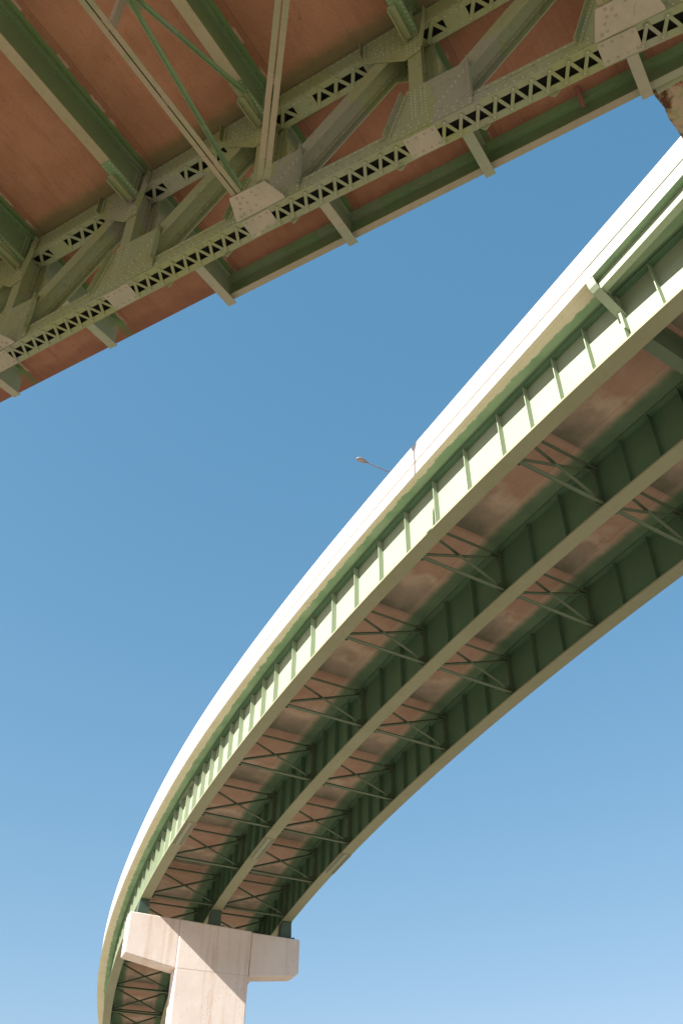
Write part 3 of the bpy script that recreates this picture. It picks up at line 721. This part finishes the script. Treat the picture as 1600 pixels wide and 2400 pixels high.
m.add([rp(round(s,4), l, q) for s in (CF0-0.05, CF0-0.011) for l in (GW[0]+0.012, GW[0]+0.15) for q in (0.42, D-0.03)], [(0,1,3,2),(4,6,7,5),(0,4,5,1),(2,3,7,6),(0,2,6,4),(1,5,7,3)])
rb(m, 'overhang_bracket', M['ramp_green'])
m = MB(); sst = [S0 + (CF0-0.06-S0)*i/12 for i in range(13)]
def so(s): return ov(s) - 0.17
sweep(m, lambda s: [(so(s), 1.32), (so(s), NS-0.005), (so(s)-0.02, NS-0.005), (so(s)-0.02, 1.35), (so(s)-0.17, 1.35), (so(s)-0.17, 1.32)], sst)
rb(m, 'fascia_stringer', M['ramp_green'])

# ------------------------------------------------------------------ pier
C, T, L, N = frame(PIER_S - 0.35)
t2 = Vector((T.x, T.y, 0)).normalized(); rad = Vector((t2.y, -t2.x, 0))
P0 = C*SR + Vector((0,0,CAMZ))
def pp(r, z, d): return P0 + rad*(r*SR) + Vector((0,0,z*SR)) + t2*(d*SR)
pier = empty('concrete_pier', (P0.x + rad.x*3.2*SR, P0.y + rad.y*3.2*SR, 0), math.atan2(rad.y, rad.x))
tag(pier, 'pale concrete hammerhead pier carrying the curved ramp', 'pier')
PM = (Matrix.Translation(pier.location) @ Matrix.Rotation(math.atan2(rad.y, rad.x), 4, 'Z')).inverted()
def pb(mb, name, mat, **k): return mb.build(name, mat, pier, xf=lambda p: PM @ p, **k)
def ptop(r): return -0.632 - 0.0465*(r+0.34)
for nm, pts in (('cap_arm', [(-0.34, ptop(-0.34)), (1.735, ptop(1.735)), (1.735, -2.585), (1.60, -2.575), (-0.22, -2.24), (-0.34, -2.20)]),
                ('cap_arm', [(4.725, -0.955+0.055), (6.80, -0.968), (6.80, -2.285), (6.60, -2.40), (4.725, -2.60)])):
    m = MB(); m.prism([pp(r, z, 0.03) for r, z in pts], t2*(0.92*SR)); pb(m, nm, M['pier'], bevel=0.06)
m = MB()
zb0 = (-(P0.z)-0.6)/SR
m.prism([pp(1.735, ptop(1.735), 0), pp(4.73, ptop(4.73), 0), pp(4.70, -2.585, 0), pp(4.64, zb0, 0), pp(1.85, zb0, 0), pp(1.735, -2.585, 0)], t2*(0.98*SR))
pb(m, 'column', M['pier'], bevel=0.07)
m = MB()
for r0, r1, z0, z1 in ((1.75, 4.70, -2.575, -2.585),):
    m.prism([pp(r0, z0+0.012, -0.004), pp(r1, z0-0.008, -0.004), pp(r1, z0-0.016, -0.004), pp(r0, z0+0.004, -0.004)], t2*(0.02*SR))
pb(m, 'pour_joint', NT('joint_dark').fin((0.46,0.37,0.32), 0.9, 0.1))
# bearings belong to the ramp
for gw in GW:
    r = -(gw)
    m = MB(); Cb, Tb, Lb, Nb = frame(PIER_S)
    base = pp(r, 0, 0.46); zc = P0.z + ptop(r)*SR
    top = rp(PIER_S, gw, -0.036)
    def bx(c, a, b, h): m.box(c, rad*a*SR, t2*b*SR, Vector((0,0,h*SR)))
    bx(Vector((base.x, base.y, zc+0.025*SR)), 0.30, 0.30, 0.025)
    H = (top.z - zc)/SR
    bot = [Vector((base.x, base.y, zc+0.05*SR)) + rad*(a*0.24*SR) + t2*(b*0.22*SR) for a, b in ((-1,-1),(1,-1),(1,1),(-1,1))]
    tp = [Vector((base.x, base.y, top.z-0.04*SR)) + rad*(a*0.19*SR) + t2*(b*0.30*SR) for a, b in ((-1,-1),(1,-1),(1,1),(-1,1))]
    m.add(bot+tp, [(3,2,1,0),(4,5,6,7),(0,1,5,4),(1,2,6,5),(2,3,7,6),(3,0,4,7)])
    bx(Vector((base.x, base.y, top.z-0.02*SR)), 0.20, 0.34, 0.02)
    for a in (-0.35, 0.35): m.tube([Vector((base.x, base.y, zc)) + rad*(a*SR) - t2*(0.2*SR), Vector((base.x, base.y, zc+0.09*SR)) + rad*(a*SR) - t2*(0.2*SR)], 0.05, 8)
    rb(m, 'bearing', M['bearing_green'])

# ------------------------------------------------------------------ street lamps
def lamp(name, label, base, head, group, thick=1.0):
    """curved-arm street lamp: base point, head centre (world)"""
    base = Vector(base); head = Vector(head)
    e = empty(name, base); tag(e, label, 'street lamp', group)
    hz = Vector((head.x-base.x, head.y-base.y, 0)); ln = hz.length; hz.normalize()
    ph = head.z - base.z
    X = lambda p: p - base
    m = MB(); m.tube([base, base+Vector((0,0,ph*0.5)), base+Vector((0,0,ph-0.9))], 0.11*thick, 14, 0.08*thick)
    m.box(base+Vector((0,0,0.03)), (0.2,0,0), (0,0.2,0), (0,0,0.03)); m.build('pole', M['metal'], e, xf=X, smooth=False)
    m = MB(); pts = []
    for i in range(11):
        t = i/10; pts.append(base + Vector((0,0,ph-0.95)) + hz*(ln-0.25)*t + Vector((0,0,0.95*(1-(1-t)**2.2))))
    m.tube(pts, 0.035*thick, 10, 0.028*thick); m.build('arm', M['metal'], e, xf=X)
    m = MB(); sd = Vector((0,0,1)).cross(hz); vs = []; k = 14
    prof = [(-0.30,0.035,0.03),(-0.24,0.06,0.05),(-0.10,0.12,0.075),(0.08,0.165,0.09),(0.24,0.15,0.085),(0.33,0.10,0.06),(0.37,0.03,0.02)]
    for x, w, h in prof:
        w *= 0.7+0.3*thick
        for j in range(k):
            a = 2*math.pi*j/k; zz = math.sin(a)*h; zz = zz if zz > 0 else zz*0.45
            vs.append(head + hz*x + sd*(math.cos(a)*w) + Vector((0,0,zz)))
    n = len(prof); fs = [(i*k+j, i*k+(j+1) % k, (i+1)*k+(j+1) % k, (i+1)*k+j) for i in range(n-1) for j in range(k)] + [tuple(range(k))[::-1], tuple(range((n-1)*k, n*k))]
    m.add(vs, fs); hd = m.build('lamp_head', M['metal'], e, xf=X, smooth=True)
    m = MB(); vs = []; kk = 16
    for rr, zz in ((1, -0.025), (0.75, -0.055), (0.3, -0.07)):
        for j in range(kk):
            a = 2*math.pi*j/kk; vs.append(head + hz*(0.12+math.cos(a)*0.19*rr) + sd*(math.sin(a)*0.12*rr) + Vector((0,0,zz)))
    m.add(vs, [(i*kk+j, i*kk+(j+1) % kk, (i+1)*kk+(j+1) % kk, (i+1)*kk+j) for i in range(2) for j in range(kk)] + [tuple(range(2*kk, 3*kk))])
    m.build('lens', M['lens'], hd, xf=X, smooth=True)
    return e
LG = 'street lamps of the two bridges'
hd = Vector((0.675, 24.4, 22.03))*SR + Vector((0,0,CAMZ))
bs = rp(-1.75, LIN+0.06, NS+1.04)
lamp('street_lamp', 'small street lamp head on a thin arm reaching over the white parapet', bs, hd, LG)

# ------------------------------------------------------------------ sun, sky, camera
AZ, EL = R_(213.0), R_(37.5)
sd = Vector((math.cos(EL)*math.cos(AZ), math.cos(EL)*math.sin(AZ), math.sin(EL)))
# second lamp: stands on the truss bridge; its shadow falls on the parapet of the ramp
sh = Vector((1.84, 18.6, 17.30))*SR + Vector((0,0,CAMZ))
eo = Vector((math.sin(PS), -math.cos(PS), 0)); el_ = Vector((math.cos(PS), math.sin(PS), 0))
lam = (sh.dot(eo) - 15.6*ST)/(-(sd.dot(eo)))
hp = sh + sd*lam
b_l = hp.dot(el_) ; bz = (zs(15)+1.15)*ST + CAMZ
sh_ = Vector((sd.x, sd.y, 0)).normalized(); bp = hp + sh_*1.45
lamp('street_lamp', 'tall street lamp standing on the edge of the truss bridge', (bp.x, bp.y, bz), hp, LG, 1.7)

L_ = bpy.data.lights.new('sun', 'SUN'); L_.energy = 5.0; L_.angle = R_(0.53); L_.color = (1.0, 0.94, 0.86)
so_ = bpy.data.objects.new('sun', L_); COL.objects.link(so_); so_.location = (-60, -30, 80)
so_.rotation_euler = (-sd).to_track_quat('-Z', 'Y').to_euler()
W = bpy.data.worlds.new('World'); scene.world = W; W.use_nodes = True
nt = W.node_tree; sky = nt.nodes.new('ShaderNodeTexSky'); sky.sky_type = 'NISHITA'; sky.sun_disc = False
sky.sun_elevation = EL; sky.sun_rotation = math.pi/2 - AZ; sky.altitude = 300; sky.air_density = 1.0; sky.dust_density = 0.8; sky.ozone_density = 1.4
bg = nt.nodes['Background']; 
sp = nt.nodes.new('ShaderNodeSeparateColor'); cb = nt.nodes.new('ShaderNodeCombineColor'); nt.links.new(sky.outputs[0], sp.inputs[0])
for i, (pw, kk) in enumerate(((0.97, 1.08), (0.60, 1.79), (0.52, 2.27))):
    a = nt.nodes.new('ShaderNodeMath'); a.operation = 'POWER'; nt.links.new(sp.outputs[i], a.inputs[0]); a.inputs[1].default_value = pw
    b = nt.nodes.new('ShaderNodeMath'); b.operation = 'MULTIPLY'; nt.links.new(a.outputs[0], b.inputs[0]); b.inputs[1].default_value = kk
    nt.links.new(b.outputs[0], cb.inputs[i])
nt.links.new(cb.outputs[0], bg.inputs[0]); bg.inputs[1].default_value = 0.0635

cam = bpy.data.cameras.new('camera'); co = bpy.data.objects.new('camera', cam); COL.objects.link(co)
pitch, roll = 0.68170518, 0.02349066
f = Vector((0, math.cos(pitch), math.sin(pitch))); r = Vector((1,0,0)); u = r.cross(f)
rr = r*math.cos(roll) + u*math.sin(roll); uu = u*math.cos(roll) - r*math.sin(roll)
co.matrix_world = Matrix(((rr.x, uu.x, -f.x, 0), (rr.y, uu.y, -f.y, 0), (rr.z, uu.z, -f.z, CAMZ), (0,0,0,1)))
cam.sensor_fit = 'VERTICAL'; cam.sensor_height = 36.0; cam.sensor_width = 24.0; cam.lens = 36*2294.96/2400; cam.clip_end = 20000; cam.clip_start = 0.1
scene.camera = co
vs_ = scene.view_settings; vs_.view_transform = 'Standard'; vs_.look = 'None'; vs_.exposure = 1.3; vs_.gamma = 1.0
scene.render.resolution_x = 682; scene.render.resolution_y = 1024
scene.cycles.max_bounces = 8; scene.cycles.diffuse_bounces = 5
